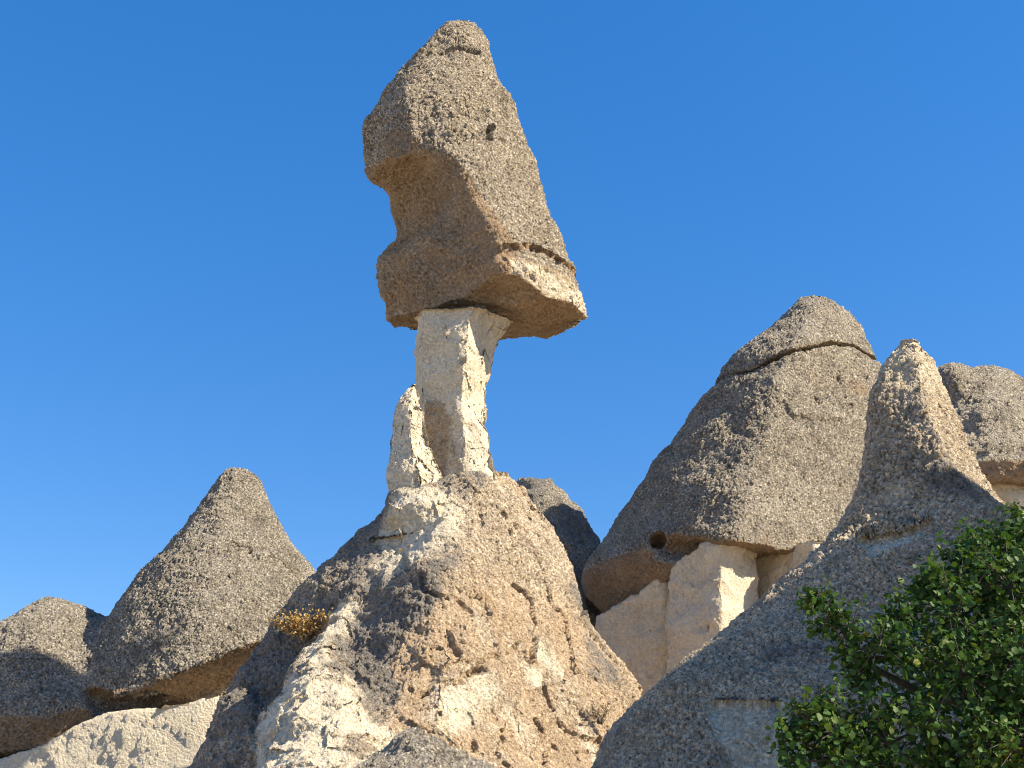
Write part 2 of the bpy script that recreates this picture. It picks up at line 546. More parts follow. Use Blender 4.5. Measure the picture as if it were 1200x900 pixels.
def cap_p(P, N):
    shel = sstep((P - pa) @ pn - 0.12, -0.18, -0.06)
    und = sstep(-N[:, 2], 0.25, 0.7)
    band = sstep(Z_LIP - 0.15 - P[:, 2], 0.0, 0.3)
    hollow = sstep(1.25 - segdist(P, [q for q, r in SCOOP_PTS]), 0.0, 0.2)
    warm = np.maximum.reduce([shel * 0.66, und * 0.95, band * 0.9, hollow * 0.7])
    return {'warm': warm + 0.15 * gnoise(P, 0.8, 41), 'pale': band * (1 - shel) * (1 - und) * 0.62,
            'lichen': 0.22 * spot(P, at(545, 40, 24.5), 1.0) + 0.55 * shel * sstep(P[:, 2], 13.9, 15.2) * sstep(gnoise(P * np.array([1.0, 1.0, 0.25]), 1.1, 43), -0.1, 0.45)}  # streaky stain on the broken face, strengthened to deepen its shade
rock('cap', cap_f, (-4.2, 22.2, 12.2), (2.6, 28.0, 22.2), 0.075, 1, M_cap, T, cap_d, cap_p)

# stem
stem_loft = Loft(24.3, [(340, 485, 598), (352, 485, 600), (366, 484, 605), (374, 483, 599), (393, 482, 590), (412, 480, 585), (430, 481, 581), (446, 483, 577), (464, 485, 574),
                         (495, 487, 573), (523, 490, 575), (545, 492, 580), (575, 490, 594), (600, 490, 602)],
                 section([(64, 1.0), (-14, 0.95), (-75, 1.0), (-120, 1.0), (150, 1.0), (-160, 1.0)], p=16, k=0.95), soft=0.07)
spur_loft = Loft(23.88, [(462, 529, 545), (475, 528, 562), (500, 526, 575), (525, 526, 579), (545, 524, 583), (600, 512, 598), (640, 505, 605)],
                 section([(60, 1.0), (18, 0.96), (-30, 1.0), (-95, 1.0), (140, 1.0), (-150, 1.0)], p=14, k=0.75), soft=0.05)
def stem_f(P):
    w = P + 0.10 * np.stack([gnoise(P, 1.4, 51), gnoise(P, 1.4, 52), gnoise(P, 1.4, 53)], 1)
    f = stem_loft(w)
    f = f + 0.10 * np.exp(-(segdist(P, [at(500, 470, 23.48), at(512, 520, 23.48), at(520, 560, 23.48)]) / 0.42) ** 4)
    f = smin(f, spur_loft(w), 0.22)
    return np.maximum(f, P[:, 2] - 13.02 - 0.17 * (P[:, 1] - 23.3) + 0.10)
STEM_CR = [(line(stem_f, (547, 392), (541, 415), (539, 440)), 0.02), (line(stem_f, (557, 492), (558, 515), (555, 538)), 0.02)]
def stem_d(P, N):
    lo = sstep(N[:, 0] + 0.25 * gnoise(P, 1.0, 63), 0.0, 0.5)
    d = 0.05 * fbm(P, 0.9, 3, 61) + 0.012 * fbm(P, 6.0, 3, 65) + (0.015 + 0.02 * lo) * chips(P, 2.0, 67) + 0.01 * lo * chips(P, 6.0, 69) + 0.015 * lo * fbm(P, 4.0, 3, 70, 0.6)
    d *= sstep(13.0 - P[:, 2] + 0.17 * (P[:, 1] - 23.3), 0.0, 0.35)
    for pts, w in STEM_CR: d -= 0.04 * crack(P, pts, w, 7, 0.12)
    return d
def stem_p(P, N):
    sc = sstep(0.42 - segdist(P, [at(502, 475, 23.52), at(512, 520, 23.52), at(522, 556, 23.52)]), 0.0, 0.1) * sstep(0.25 - spur_loft(P), 0.3, 0.1)
    return {'pale': 0.85 - 0.9 * sc, 'warm': 0.9 * sc + 0.1}
rock('stem', stem_f, (-2.9, 22.8, 7.4), (0.7, 25.8, 13.8), 0.055, 1, M_stem, T, stem_d, stem_p)

# side shard
shard_loft = Loft(23.62, [(447, 483, 489), (452, 477, 492), (460, 472, 494), (477, 461, 497), (514, 453, 507), (558, 450, 523), (589, 453, 528), (615, 446, 535), (640, 430, 545)],
                  section([(48, 1.0), (-25, 1.0), (-100, 1.0), (130, 1.0), (-170, 1.0)], p=9, k=0.9), soft=0.1, amin=0.08)
def shard_d(P, N):
    lo = sstep(N[:, 0] + 0.3 * gnoise(P, 1.0, 73), -0.1, 0.4)
    return 0.07 * fbm(P, 1.0, 3, 71) + (0.02 + 0.02 * lo) * chips(P, 2.3, 75) + 0.014 * lo * chips(P, 6.0, 77) + 0.03 * lo * fbm(P, 4.0, 3, 78, 0.6) + 0.012 * fbm(P, 7.0, 2, 79)
rock('shard', shard_loft, (-4.1, 22.0, 7.3), (-0.6, 25.2, 12.2), 0.05, 1, M_stem, T, shard_d,
     lambda P, N: {'pale': np.full(len(P), 0.9), 'warm': np.zeros(len(P))})

# base cone
CONE_SEC = section([(42, 1.0), (-38, 1.05), (-95, 1.0), (100, 1.05), (180, 1.0), (-140, 1.1), (140, 1.1)], p=12, k=0.86)
cone_loft = Loft(25.0, [(551, 560, 592), (554, 528, 603), (562, 508, 609), (580, 480, 621), (605, 451, 640), (640, 418, 660), (668, 392, 680), (705, 356, 693), (745, 330, 710),
                        (785, 306, 728), (805, 292, 738), (840, 275, 748), (900, 240, 768)], CONE_SEC, tail=[(1.5, -7.2, 4.4), (-0.8, -8.6, 5.4)], soft=0.18)
wedge_loft = Loft(22.6, [(818, 272, 284), (835, 265, 310), (860, 252, 345), (900, 231, 400)],
                  section([(55, 1.0), (-35, 1.0), (-110, 1.0), (140, 1.2), (180, 1.1)], p=16, k=1.0), tail=[(1.2, -7.4, -1.2), (-0.8, -8.2, -0.4)])
but = [on(cone_loft, 398, 735), on(cone_loft, 378, 780), on(cone_loft, 372, 850), on(cone_loft, 385, 930), on(cone_loft, 400, 1040)]
butr = [0.18, 0.45, 0.9, 1.25, 1.7]
def butt_f(P):
    best = np.full(len(P), 1e9)
    for a, b, r0, r1 in zip(but[:-1], but[1:], butr[:-1], butr[1:]):
        ab = b - a
        t = np.clip(((P - a) @ ab) / (ab @ ab), 0, 1)
        best = np.minimum(best, np.linalg.norm(P - a - t[:, None] * ab, axis=1) - (r0 + (r1 - r0) * t))
    return best
def cone_f(P):
    w = P + 0.45 * np.stack([gnoise(P, 0.33, 81), gnoise(P, 0.33, 82), 0 * P[:, 0]], 1) * sstep(9.6 - P[:, 2], 0.0, 1.5)[:, None]
    f = cone_loft(w)
    f = smin(f, butt_f(P), 0.35)
    f = smin(f, wedge_loft(P), 0.15)
    f = smin(f, ellip(P, at(487, 605, 23.45), (0.7, 0.75, 0.8)), 0.35)
    f = smin(f, ellip(P, at(560, 600, 23.8), (0.85, 0.85, 0.85)), 0.5)
    return f
C_CR = [(line(cone_f, (478, 800), (490, 806), (515, 800), (545, 792), (562, 780), (575, 783)), 0.045, 0.22), (line(cone_f, (626, 750), (632, 770), (640, 790)), 0.05, 0.26),
        (line(cone_f, (600, 684), (612, 694), (622, 705), (624, 716), (630, 730)), 0.045, 0.20), (line(cone_f, (505, 688), (528, 692), (548, 698), (560, 712)), 0.045, 0.16),
        (line(cone_f, (552, 858), (556, 868), (554, 878), (561, 886)), 0.035, 0.14), (line(cone_f, (580, 862), (586, 874), (596, 898)), 0.035, 0.14), (line(cone_f, (635, 845), (648, 868), (656, 880), (664, 896)), 0.035, 0.14),
        (line(cone_f, (612, 752), (600, 760), (580, 762), (566, 776)), 0.035, 0.12), (line(cone_f, (668, 650), (675, 680), (664, 712)), 0.035, 0.12), (line(cone_f, (640, 800), (668, 850), (690, 866), (712, 872)), 0.035, 0.12),
        (line(cone_f, (530, 735), (540, 752), (536, 770), (548, 784)), 0.035, 0.12), (line(cone_f, (590, 600), (596, 640), (590, 668)), 0.03, 0.10), (line(cone_f, (455, 640), (480, 660), (500, 690)), 0.03, 0.10)]
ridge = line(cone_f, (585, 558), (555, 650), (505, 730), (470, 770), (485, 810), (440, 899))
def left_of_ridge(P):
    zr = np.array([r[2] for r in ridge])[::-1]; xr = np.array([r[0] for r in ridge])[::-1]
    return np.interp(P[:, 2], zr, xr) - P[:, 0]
def cone_d(P, N):
    lft = sstep(left_of_ridge(P) + 0.4 * gnoise(P, 0.8, 95), -0.2, 0.4)
    bt = sstep(0.3 - butt_f(P), 0, 0.3)
    d = 0.20 * fbm(P, 0.42, 3, 85) + 0.04 * fbm(P, 1.7, 3, 87, 0.5) + lft * (0.06 * ridged(P, 1.1, 3, 89) + 0.04 * chips(P, 2.2, 97)) * (1 - 0.6 * bt)
    d += (1 - lft) * (0.10 * chips(P, 0.7, 91) + 0.042 * chips(P, 1.7, 93)) + 0.016 * chips(P, 5.0, 99) + bt * (0.07 * chips(P, 1.6, 98) + 0.05 * ridged(P, 1.4, 3, 96) + 0.02 * fbm(P, 3.0, 3, 100, 0.6))
    for pts, w, dep in C_CR: d -= dep * crack(P, pts, w, 9, 0.13)
    return d
PALE_SPOTS = [(on(cone_f, x, y), r, a) for x, y, r, a in ((490, 610, 1.0, 1.2), (475, 642, 0.8, 1.0), (445, 666, 0.6, 0.75), (540, 820, 0.6, 0.85), (575, 805, 0.45, 0.75), (632, 790, 0.26, 1.1), (637, 765, 0.2, 1.0),
                                                        (500, 585, 0.7, 0.9), (600, 830, 0.4, 0.55), (560, 785, 0.3, 0.8), (520, 840, 0.5, 0.6), (420, 720, 0.35, 0.5), (620, 860, 0.4, 0.5), (660, 830, 0.4, 0.4))]
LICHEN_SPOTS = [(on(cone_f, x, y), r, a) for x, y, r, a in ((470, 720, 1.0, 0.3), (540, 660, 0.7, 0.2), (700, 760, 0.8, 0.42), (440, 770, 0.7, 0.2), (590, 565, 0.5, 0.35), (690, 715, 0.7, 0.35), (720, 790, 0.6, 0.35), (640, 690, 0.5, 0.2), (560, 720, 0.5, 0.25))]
def cone_p(P, N):
    lor = left_of_ridge(P)
    lft = sstep(lor + 0.5 * gnoise(P, 0.7, 95), -0.1, 0.5)
    zt = P[:, 2]
    pale = 0.95 * sstep(0.38 - butt_f(P) + 0.4 * fbm(P, 0.9, 3, 103), 0.0, 0.5)
    for q, r, a in PALE_SPOTS:
        pale = np.maximum(pale, a * spot(P, q, r))
    D3 = P @ np.array([[0.9, 0, 0.35], [0, 1, 0], [-0.12, 0, 0.30]]).T
    strk = fbm(D3, 1.0, 3, 108)
    warm = (1 - lft) * (0.24 + 0.48 * sstep(zt, 7.4, 5.2)) + 0.30 * gnoise(P, 0.5, 107) + 0.30 * strk
    pale = np.maximum(pale, (1 - lft) * 0.55 * sstep(fbm(D3, 0.8, 4, 115), 0.42, 0.8))
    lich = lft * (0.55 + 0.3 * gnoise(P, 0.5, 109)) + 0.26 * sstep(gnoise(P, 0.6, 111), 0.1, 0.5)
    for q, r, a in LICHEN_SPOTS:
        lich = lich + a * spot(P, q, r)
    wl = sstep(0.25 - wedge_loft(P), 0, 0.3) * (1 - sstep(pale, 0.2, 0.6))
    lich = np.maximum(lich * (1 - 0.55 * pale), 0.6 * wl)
    return {'pale': pale, 'warm': warm * (1 - pale), 'lichen': lich}
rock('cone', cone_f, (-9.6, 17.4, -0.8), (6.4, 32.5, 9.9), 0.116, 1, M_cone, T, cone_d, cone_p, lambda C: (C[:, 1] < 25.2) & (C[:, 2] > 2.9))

# ------------------------------------------------------------------ grey twin-peaked chimney behind on the left
T = thing('fairy_chimney', (-9.0, 32.0, 0.0), 'grey twin-peaked fairy chimney with overhanging cap on a pale base, dry shrub in front', 'rock formation', 'capped fairy chimneys behind the balanced one')
lc_loft = Loft(32.0, [(551, 262, 290), (554, 259, 298), (568, 251, 307), (600, 229, 319), (640, 197, 342), (680, 165, 374), (724, 136, 406), (760, 114, 424), (800, 95, 432), (840, 85, 430), (900, 90, 400)],
               section([(-60, 1.0), (-15, 1.0), (30, 1.0), (75, 1.0), (120, 1.0), (165, 1.0), (-150, 1.0), (-105, 1.0)], p=8, k=0.85), soft=0.25)
ll_loft = Loft(32.0, [(701, 50, 70), (706, 40, 90), (716, 26, 112), (740, -8, 140), (780, -40, 175), (840, -70, 210), (910, -80, 220)], ROUND, soft=0.25)
def lzb(P):
    return np.interp(P[:, 0], [-15, -12.3, -11.0, -10.4, -9.6, -8.0, -6.3, -3], [3.6, 3.75, 4.1, 4.5, 4.75, 4.95, 5.25, 5.6])
def lcap_f(P):
    f = smin(lc_loft(P), ll_loft(P), 0.6)
    w = P + 0.3 * np.stack([gnoise(P, 1.0, 121), gnoise(P, 1.0, 122), gnoise(P, 1.0, 123)], 1)
    # undercut skirt
    zb = lzb(P)
    zc = P[:, 2] - zb
    xr = np.interp(P[:, 0], [-12, -10.2, -9.0, -7.5, -5.5], [1.1, 0.55, 0.6, 0.95, 1.6])
    rg_ = sstep(P[:, 0], -9.6, -8.4)
    f = f + (0.65 - 0.40 * rg_) * np.clip(xr - zc, 0, 3) + 1.15 * rg_ * sstep(xr - zc, -0.05, 0.45)
    f = smax(f, zb - P[:, 2] + 0.04 * gnoise(P, 1.0, 125), 0.06)
    f = smax(f, -ellip(w, at(145, 820, 29.75), (0.9, 0.55, 0.36)), 0.15)
    return f
L_CR = [(line(lcap_f, (318, 655), (345, 668), (357, 690), (362, 708)), 0.07, 0.2), (line(lcap_f, (278, 638), (290, 645), (302, 657)), 0.06, 0.12)]
def grey_d(P, N, seed, big=0.22, cr=()):
    d = big * fbm(P, 0.35, 4, seed) + 0.02 * chips(P, 1.5, seed + 5) + 0.015 * chips(P, 4.0, seed + 7) + 0.02 * fbm(P, 2.5, 4, seed + 9, 0.6)
    for pts, w, dep in cr: d -= 0.6 * dep * crack(P, pts, w, seed, 0.16)
    return d
def under_p(P, N, lo=0.05, hi=0.45, seed=0):
    u = sstep(-N[:, 2] + 0.15 * gnoise(P, 0.8, seed + 3), lo, hi)
    return u
rock('cap', lcap_f, (-16.6, 27.0, 3.0), (-3.6, 37.4, 12.4), 0.14, 1, M_grey, T, lambda P, N: grey_d(P, N, 131, 0.12, L_CR),
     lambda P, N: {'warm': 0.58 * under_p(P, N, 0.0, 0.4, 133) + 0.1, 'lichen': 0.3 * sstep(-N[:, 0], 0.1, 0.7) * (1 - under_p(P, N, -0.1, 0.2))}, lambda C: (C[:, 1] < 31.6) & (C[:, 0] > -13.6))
lb_loft = Loft(32.0, [(800, -150, 420), (830, -150, 420), (900, -170, 420)], section([(50, 1.0), (-12, 0.62), (-70, 1.0), (180, 0.9), (120, 1.0), (-130, 1.0)], p=14, k=0.8), tail=[(-0.6, -17.5, -3.0)])
def lb_f(P):
    f = lb_loft(P)
    return np.maximum(f, P[:, 2] - lzb(P) - 0.25)
rock('stem', lb_f, (-19.0, 26.6, -0.6), (-2.4, 37.0, 6.4), 0.18, 1, M_stem, T,
     lambda P, N: 0.10 * fbm(P, 0.5, 3, 143) + 0.03 * chips(P, 0.9, 145) + 0.015 * chips(P, 3.0, 146) + 0.02 * fbm(P, 3, 3, 147), lambda P, N: {'pale': np.full(len(P), 0.85), 'lichen': 0.3 * spot(P, at(95, 890, 29.0), 0.7)})

# ------------------------------------------------------------------ big split-top chimney behind on the right
T = thing('fairy_chimney', (6.0, 31.0, 0.0), 'big grey conical fairy chimney with split top slab and cream block stem', 'rock formation', 'capped fairy chimneys behind the balanced one')
M_SEC = section([(38, 0.46), (-32, 0.84), (-75, 1.06), (100, 1.02), (145, 1.1), (180, 0.95), (-145, 1.1), (-110, 1.05)], p=9, k=0.95)
m_rows = [(352, 938, 966), (358, 930, 987), (375, 912, 1003), (397, 888, 1016), (420, 862, 1028), (437, 845, 1032), (448, 842, 1036), (470, 817, 1044), (510, 790, 1060), (553, 758, 1075), (600, 725, 1092), (637, 702, 1104),
          (668, 682, 1112), (691, 680, 1115), (723, 694, 1115), (780, 720, 1100)]
m_rows = [(y, l, r + (10 if y < 460 else 0)) for y, l, r in m_rows]
m_loft = Loft(31.5, m_rows, M_SEC, soft=0.2)
zc_pts = line(m_loft, (850, 442), (880, 434), (910, 419), (943, 407), (977, 402), (1000, 407), (1018, 416))
def m_crack_z(P):
    return np.interp(P[:, 0], [q[0] for q in zc_pts], [q[2] for q in zc_pts]) - 0.12 * (31.5 - P[:, 1]) * 0 + 0.06 * gnoise(P, 1.2, 151)
def slab_f(P):
    f = m_loft(P) - 0.05
    return smax(f, m_crack_z(P) + 0.05 - P[:, 2], 0.08)
def mz(P):
    return np.interp(P[:, 0], [1.0, 2.3, 2.9, 3.6, 4.0, 4.4, 4.95, 5.6, 8.0, 12], [6.9, 7.3, 7.55, 8.0, 8.3, 8.55, 8.78, 8.76, 8.72, 9.0])
def mcap_f(P):
    f = m_loft(P)
    w = P + 0.2 * np.stack([gnoise(P, 0.7, 155), gnoise(P, 0.7, 156), gnoise(P, 0.7, 157)], 1)
    f = smax(f, P[:, 2] - m_crack_z(P) + 0.07, 0.05)
    zc = P[:, 2] - mz(P)
    xr = np.interp(P[:, 0], [1.5, 3.0, 4.4, 5.2, 9], [1.7, 1.4, 0.9, 0.02, 0.0])
    f = f + 0.32 * np.clip(xr - zc, 0, 3)
    f = smax(f, mz(P) - P[:, 2] + 0.05 * gnoise(P, 1.5, 158), 0.10)
    f = smax(f, -ellip(w, on(m_loft, 775, 633) + np.array((0, 0.15, 0)), (0.26, 0.8, 0.22)), 0.05)
    f = smax(f, -ellip(w, on(m_loft, 800, 643) + np.array((0, 0.22, 0)), (0.72, 0.55, 0.33)), 0.10)
    return f
MC_CR = [(line(mcap_f, (918, 474), (930, 484), (945, 495), (955, 506)), 0.07, 0.2), (line(mcap_f, (955, 488), (985, 495), (1005, 500)), 0.06, 0.18), (line(mcap_f, (958, 466), (966, 474), (972, 470)), 0.09, 0.2),
         (line(mcap_f, (1000, 438), (1018, 446)), 0.06, 0.15), (line(mcap_f, (862, 502), (880, 506), (900, 500)), 0.08, 0.16), (line(mcap_f, (985, 445), (990, 470), (1005, 480)), 0.05, 0.12)]
rock('cap_slab', slab_f, (4.6, 27.6, 12.0), (12.0, 35.5, 17.3), 0.11, 1, M_grey, T, lambda P, N: grey_d(P, N, 161, 0.10), lambda P, N: {'warm': 0.5 * under_p(P, N)})
def mcap_p(P, N):
    low = sstep(1.3 - (P[:, 2] - mz(P)), 0, 1.2)
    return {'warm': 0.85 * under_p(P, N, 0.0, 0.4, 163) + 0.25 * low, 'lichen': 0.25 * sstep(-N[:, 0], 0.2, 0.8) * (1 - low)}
rock('cap', mcap_f, (0.6, 25.2, 6.4), (13.4, 38.0, 15.6), 0.14, 1, M_grey, T, lambda P, N: grey_d(P, N, 171, 0.12, MC_CR), mcap_p, lambda C: (C[:, 1] < 31.4) & (C[:, 0] < 10.2))
def block(px, rows, sec, tail, seed, lo, hi, paint, setback):
    """a stem block whose front stands just behind the lower edge of the cap"""
    front = on(m_loft, *px)[1] + setback
    D = front
    for _ in range(4):
        lf = Loft(D, rows, sec, tail=tail)
        D += front - on(lf, px[0], px[1] + 60)[1]
    lf = Loft(D, rows, sec, tail=tail)
    f = lambda P: np.maximum(lf(P), P[:, 2] - mz(P) - 0.3)
    return rock('stem_block', f, (lo[0], D - 3.2, lo[1]), (hi[0], D + 3.2, hi[1]), 0.13, 1, M_stem, T,
                lambda P, N: 0.10 * fbm(P, 0.7, 4, seed) + 0.06 * chips(P, 1.2, seed + 4) + 0.03 * chips(P, 3.5, seed + 5) + 0.03 * fbm(P, 4, 2, seed + 8), paint)
BSEC = section([(40, 0.85), (-33, 0.9), (-95, 1.0), (95, 1.0), (150, 1.0), (-160, 1.0)], p=18, k=1.0)
block((740, 690), [(630, 690, 900), (723, 694, 900), (850, 705, 900)], section([(40, 1.0), (-18, 0.8), (-100, 1.0), (180, 1.0)], p=14, k=1.2), [(-0.6, 2.0, 6.8)], 181, (1.2, -0.6), (7.4, 9.4),
      lambda P, N: {'pale': 0.8 + 0.2 * gnoise(P, 0.7, 183), 'warm': 0.3 + 0.3 * gnoise(P, 0.9, 185), 'lichen': 0.5 * sstep(gnoise(P, 0.8, 187), 0.1, 0.5) * sstep(6.6 - P[:, 2], 0, 0.6)}, 0.2)
block((832, 638), [(630, 779, 890), (700, 776, 892), (850, 772, 896)], BSEC, [(-0.6, 3.4, 6.9)], 191, (3.0, -0.6), (7.4, 9.8),
      lambda P, N: {'pale': 0.95 + 0.1 * gnoise(P, 0.7, 193), 'warm': 0.6 * sstep(6.8 - P[:, 2] - P[:, 0] + 3.9, 0, 0.6)}, 0.12)
block((920, 634), [(630, 886, 1010), (700, 886, 1015), (850, 884, 1020)], section([(38, 0.85), (-60, 1.0), (90, 1.0), (150, 1.0), (-160, 1.0)], p=14, k=0.9), [(-0.6, 6.0, 10.0)], 201, (5.4, -0.6), (10.8, 9.8),
      lambda P, N: {'pale': np.full(len(P), 0.95)}, 0.42)

# ------------------------------------------------------------------ spire with broad shaded flank on the right
T = thing('rock_spire', (6.6, 17.5, 0.0), 'pointed rock spire with pale tip and broad grey flank behind the green tree', 'rock formation')
d_loft = Loft(17.5, [(395, 1053, 1076), (400, 1046, 1083), (409, 1039, 1089), (432, 1027, 1101), (461, 1018, 1112), (507, 1008, 1129), (553, 1002, 1154), (594, 988, 1188), (634, 962, 1230), (675, 915, 1275), (721, 863, 1330), (761, 808, 1375),
                     (813, 747, 1430), (859, 713, 1475), (900, 693, 1510)], section([(-80, 1.0), (-36, 0.92), (48, 0.92), (100, 1.0), (180, 1.0), (-120, 1.0), (140, 1.0)], p=10, k=0.74),
              tail=[(1.2, -0.4, 12.6), (-0.8, -1.6, 13.8)], soft=0.2)
def notch(P, ul, ur, br, bl):
    """0..1 inside a broken-out scar given by four corners on the flank: deep under its upper edge, running out below"""
    wx = P[:, 0] + 0.20 * gnoise(P, 1.3, 215) + 0.03 * gnoise(P, 6.0, 216); wz = P[:, 2] + 0.16 * gnoise(P, 1.2, 217) + 0.03 * gnoise(P, 6.0, 218)
    zt = np.interp(wx, [ul[0], ur[0]], [ul[2], ur[2]]); zb = np.interp(wx, [bl[0], br[0]], [bl[2], br[2]])
    t = np.clip((wz - zb) / np.maximum(zt - zb, 0.05), 0, 1) * sstep(zt - wz, -0.02, 0.06)
    return t * sstep(wx, min(ul[0], bl[0]) - 0.05, min(ul[0], bl[0]) + 0.15) * sstep(-wx, -max(ur[0], br[0]) - 0.05, -max(ur[0], br[0]) + 0.1) * (P[:, 1] < 17.5)
SCARS = [line(d_loft, (1030, 612), (1098, 602), (1100, 612), (1025, 660)), line(d_loft, (863, 822), (915, 818), (935, 930), (850, 930))]
def d_f(P):
    return d_loft(P) + 0.15 * notch(P, *SCARS[0]) + 0.10 * notch(P, *SCARS[1])
def d_d(P, N):
    low = sstep(7.0 - P[:, 2], 0, 2.0)
    d = (0.05 + 0.13 * low) * fbm(P, 0.4, 3, 221) + 0.03 * fbm(P @ np.array([[0.8, 0, 0.5], [0, 1, 0], [-0.2, 0, 0.3]]).T, 1.6, 3, 225) + 0.012 * fbm(P, 5.0, 2, 229) - 0.05
    d += 0.03 * chips(P, 2.0, 231) * (1 - low)
    return d
def d_p(P, N):
    tip = sstep(P[:, 2] + 0.8 * gnoise(P, 0.9, 233), 7.4, 8.9)
    k1, k2 = notch(P, *SCARS[0]), notch(P, *SCARS[1])
    nich = sstep(np.maximum(k1, k2), 0.01, 0.15)
    pale = np.maximum.reduce([0.58 * tip, nich * (1.0 - 0.5 * k1 - 0.35 * (k2 > 0.01)) + 0.12 * nich * gnoise(P, 1.2, 239), 0.55 * spot(P, on(d_loft, 1050, 575), 0.35), 0.5 * spot(P, on(d_loft, 1090, 588), 0.27)])
    return {'pale': pale, 'warm': 0.35 * nich + 0.5 * k1 + 0.18 + 0.25 * tip, 'lichen': (0.16 + 0.45 * fbm(P @ np.array([[0.8, 0, 0.5], [0, 1, 0], [-0.2, 0, 0.3]]).T, 0.8, 4, 235) + 0.3 * spot(P, on(d_loft, 1085, 560), 0.9)) * (1 - nich) * (1 - 0.45 * tip) + 0.3 * tip * sstep(gnoise(P, 1.3, 237), 0.0, 0.5)}
rock('spire', d_f, (-2.8, 11.8, -0.8), (14.6, 23.4, 9.7), 0.11, 1, M_slate, T, d_d, d_p, lambda C: (C[:, 1] < 17.6) & (C[:, 2] > 2.0) & (C[:, 0] < 9.0))

# ------------------------------------------------------------------ chimney behind the spire, at the right edge
T = thing('fairy_chimney', (15.5, 35.0, 0.0), 'grey blunt-topped fairy chimney behind the spire, pinkish stem under its cap', 'rock formation', 'capped fairy chimneys behind the balanced one')
e_loft = Loft(35.0, [(434, 1150, 1176), (438, 1140, 1183), (446, 1118, 1190), (461, 1095, 1200), (500, 1070, 1225), (540, 1050, 1245), (575, 1045, 1255), (620, 1060, 1240)], ROUND, soft=0.15)
ZE = at(1182, 562, 33.0)[2]
def e_f(P):
    f = smin(e_loft(P), ellip(P, at(1112, 462, 34.6), (0.75, 0.9, 0.85)), 0.3)
    return smax(f + 0.5 * np.clip(0.45 - (P[:, 2] - ZE), 0, 1), ZE + 0.1 * gnoise(P, 0.8, 241) - P[:, 2], 0.1)
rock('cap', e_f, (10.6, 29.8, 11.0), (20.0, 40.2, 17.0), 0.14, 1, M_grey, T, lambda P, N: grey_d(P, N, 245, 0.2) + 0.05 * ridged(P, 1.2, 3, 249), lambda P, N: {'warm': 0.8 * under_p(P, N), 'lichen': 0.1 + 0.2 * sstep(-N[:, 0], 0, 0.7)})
es_loft = Loft(35.0, [(540, 1085, 1240), (620, 1080, 1245), (700, 1075, 1250)], section([(40, 1.0), (-20, 0.9), (-90, 1.0), (120, 1.0), (180, 1.0)], p=12, k=0.9), tail=[(-0.6, 12.0, 18.5)])
rock('stem', lambda P: np.maximum(es_loft(P), P[:, 2] - ZE - 0.2), (11.0, 31.0, -0.6), (19.6, 39.4, 13.2), 0.18, 1, M_stem, T, lambda P, N: 0.2 * fbm(P, 0.8, 4, 251), lambda P, N: {'pale': np.full(len(P), 0.6), 'warm': np.full(len(P), 0.75)})

# ------------------------------------------------------------------ small dark cone peeping out behind the balanced chimney
T = thing('rock_cone', (1.2, 35.0, 0.0), 'dark pitted rock cone peeping out behind the ochre cone of the balanced chimney', 'rock formation')
f_loft = Loft(35.0, [(571, 612, 628), (573, 606, 644), (578, 600, 652), (604, 585, 673), (641, 570, 697), (700, 550, 722), (800, 520, 750)], ROUND, tail=[(-0.6, -3.0, 5.6)], soft=0.1)
rock('cone_body', f_loft, (-3.8, 29.8, -0.6), (6.6, 40.2, 13.4), 0.2, 1, M_grey, T, lambda P, N: grey_d(P, N, 261, 0.2) + 0.12 * ridged(P, 1.3, 3, 265), lambda P, N: {'lichen': 0.45 + 0.3 * gnoise(P, 0.9, 267), 'warm': np.full(len(P), 0.2)})

# ------------------------------------------------------------------ low hump in front
T = thing('rock_hump', (-1.3, 18.0, 0.0), 'low rough grey rock hump in front of the ochre cone', 'rock')
g_loft = Loft(18.0, [(862, 474, 492), (865, 466, 500), (872, 458, 515), (885, 440, 540), (900, 415, 575)], section([(50, 1.0), (-30, 1.0), (-100, 1.0), (130, 1.0), (180, 1.0)], p=10, k=0.9), tail=[(1.6, -4.2, 1.6), (-0.8, -5.6, 3.2)], soft=0.1)
rock('hump', g_loft, (-6.4, 13.0, -0.8), (4.0, 23.0, 3.8), 0.14, 1, M_grey, T, lambda P, N: 0.16 * fbm(P, 0.6, 4, 271) + 0.06 * ridged(P, 2.0, 3, 275), lambda P, N: {'pale': np.full(len(P), 0.18)})

# ------------------------------------------------------------------ ridge of tuff to the right of the picture: it shades the spire's flank
T = thing('rock_ridge', (17.0, 11.0, 0.0), 'long grey rock ridge to the right of the spire, shading its flank', 'rock formation')
def s_f(P):
    top = np.interp(P[:, 1], [2.5, 4.6, 8, 11, 12.7, 13.5, 15.0, 17.0, 19.5], [0.0, 12.6, 15.2, 15.6, 15.5, 15.4, 13.5, 8.5, 0.0])
    hw = 0.5 + 0.30 * np.clip(top - P[:, 2], 0, 30)
    return np.maximum(np.abs(P[:, 0] - 17.6) - hw, P[:, 2] - top) * 0.8
rock('ridge', s_f, (9.6, -5.0, -0.6), (25.6, 23.4, 18.6), 0.35, 0, M_grey, T, lambda P, N: 0.25 * fbm(P, 0.4, 4, 281), None)

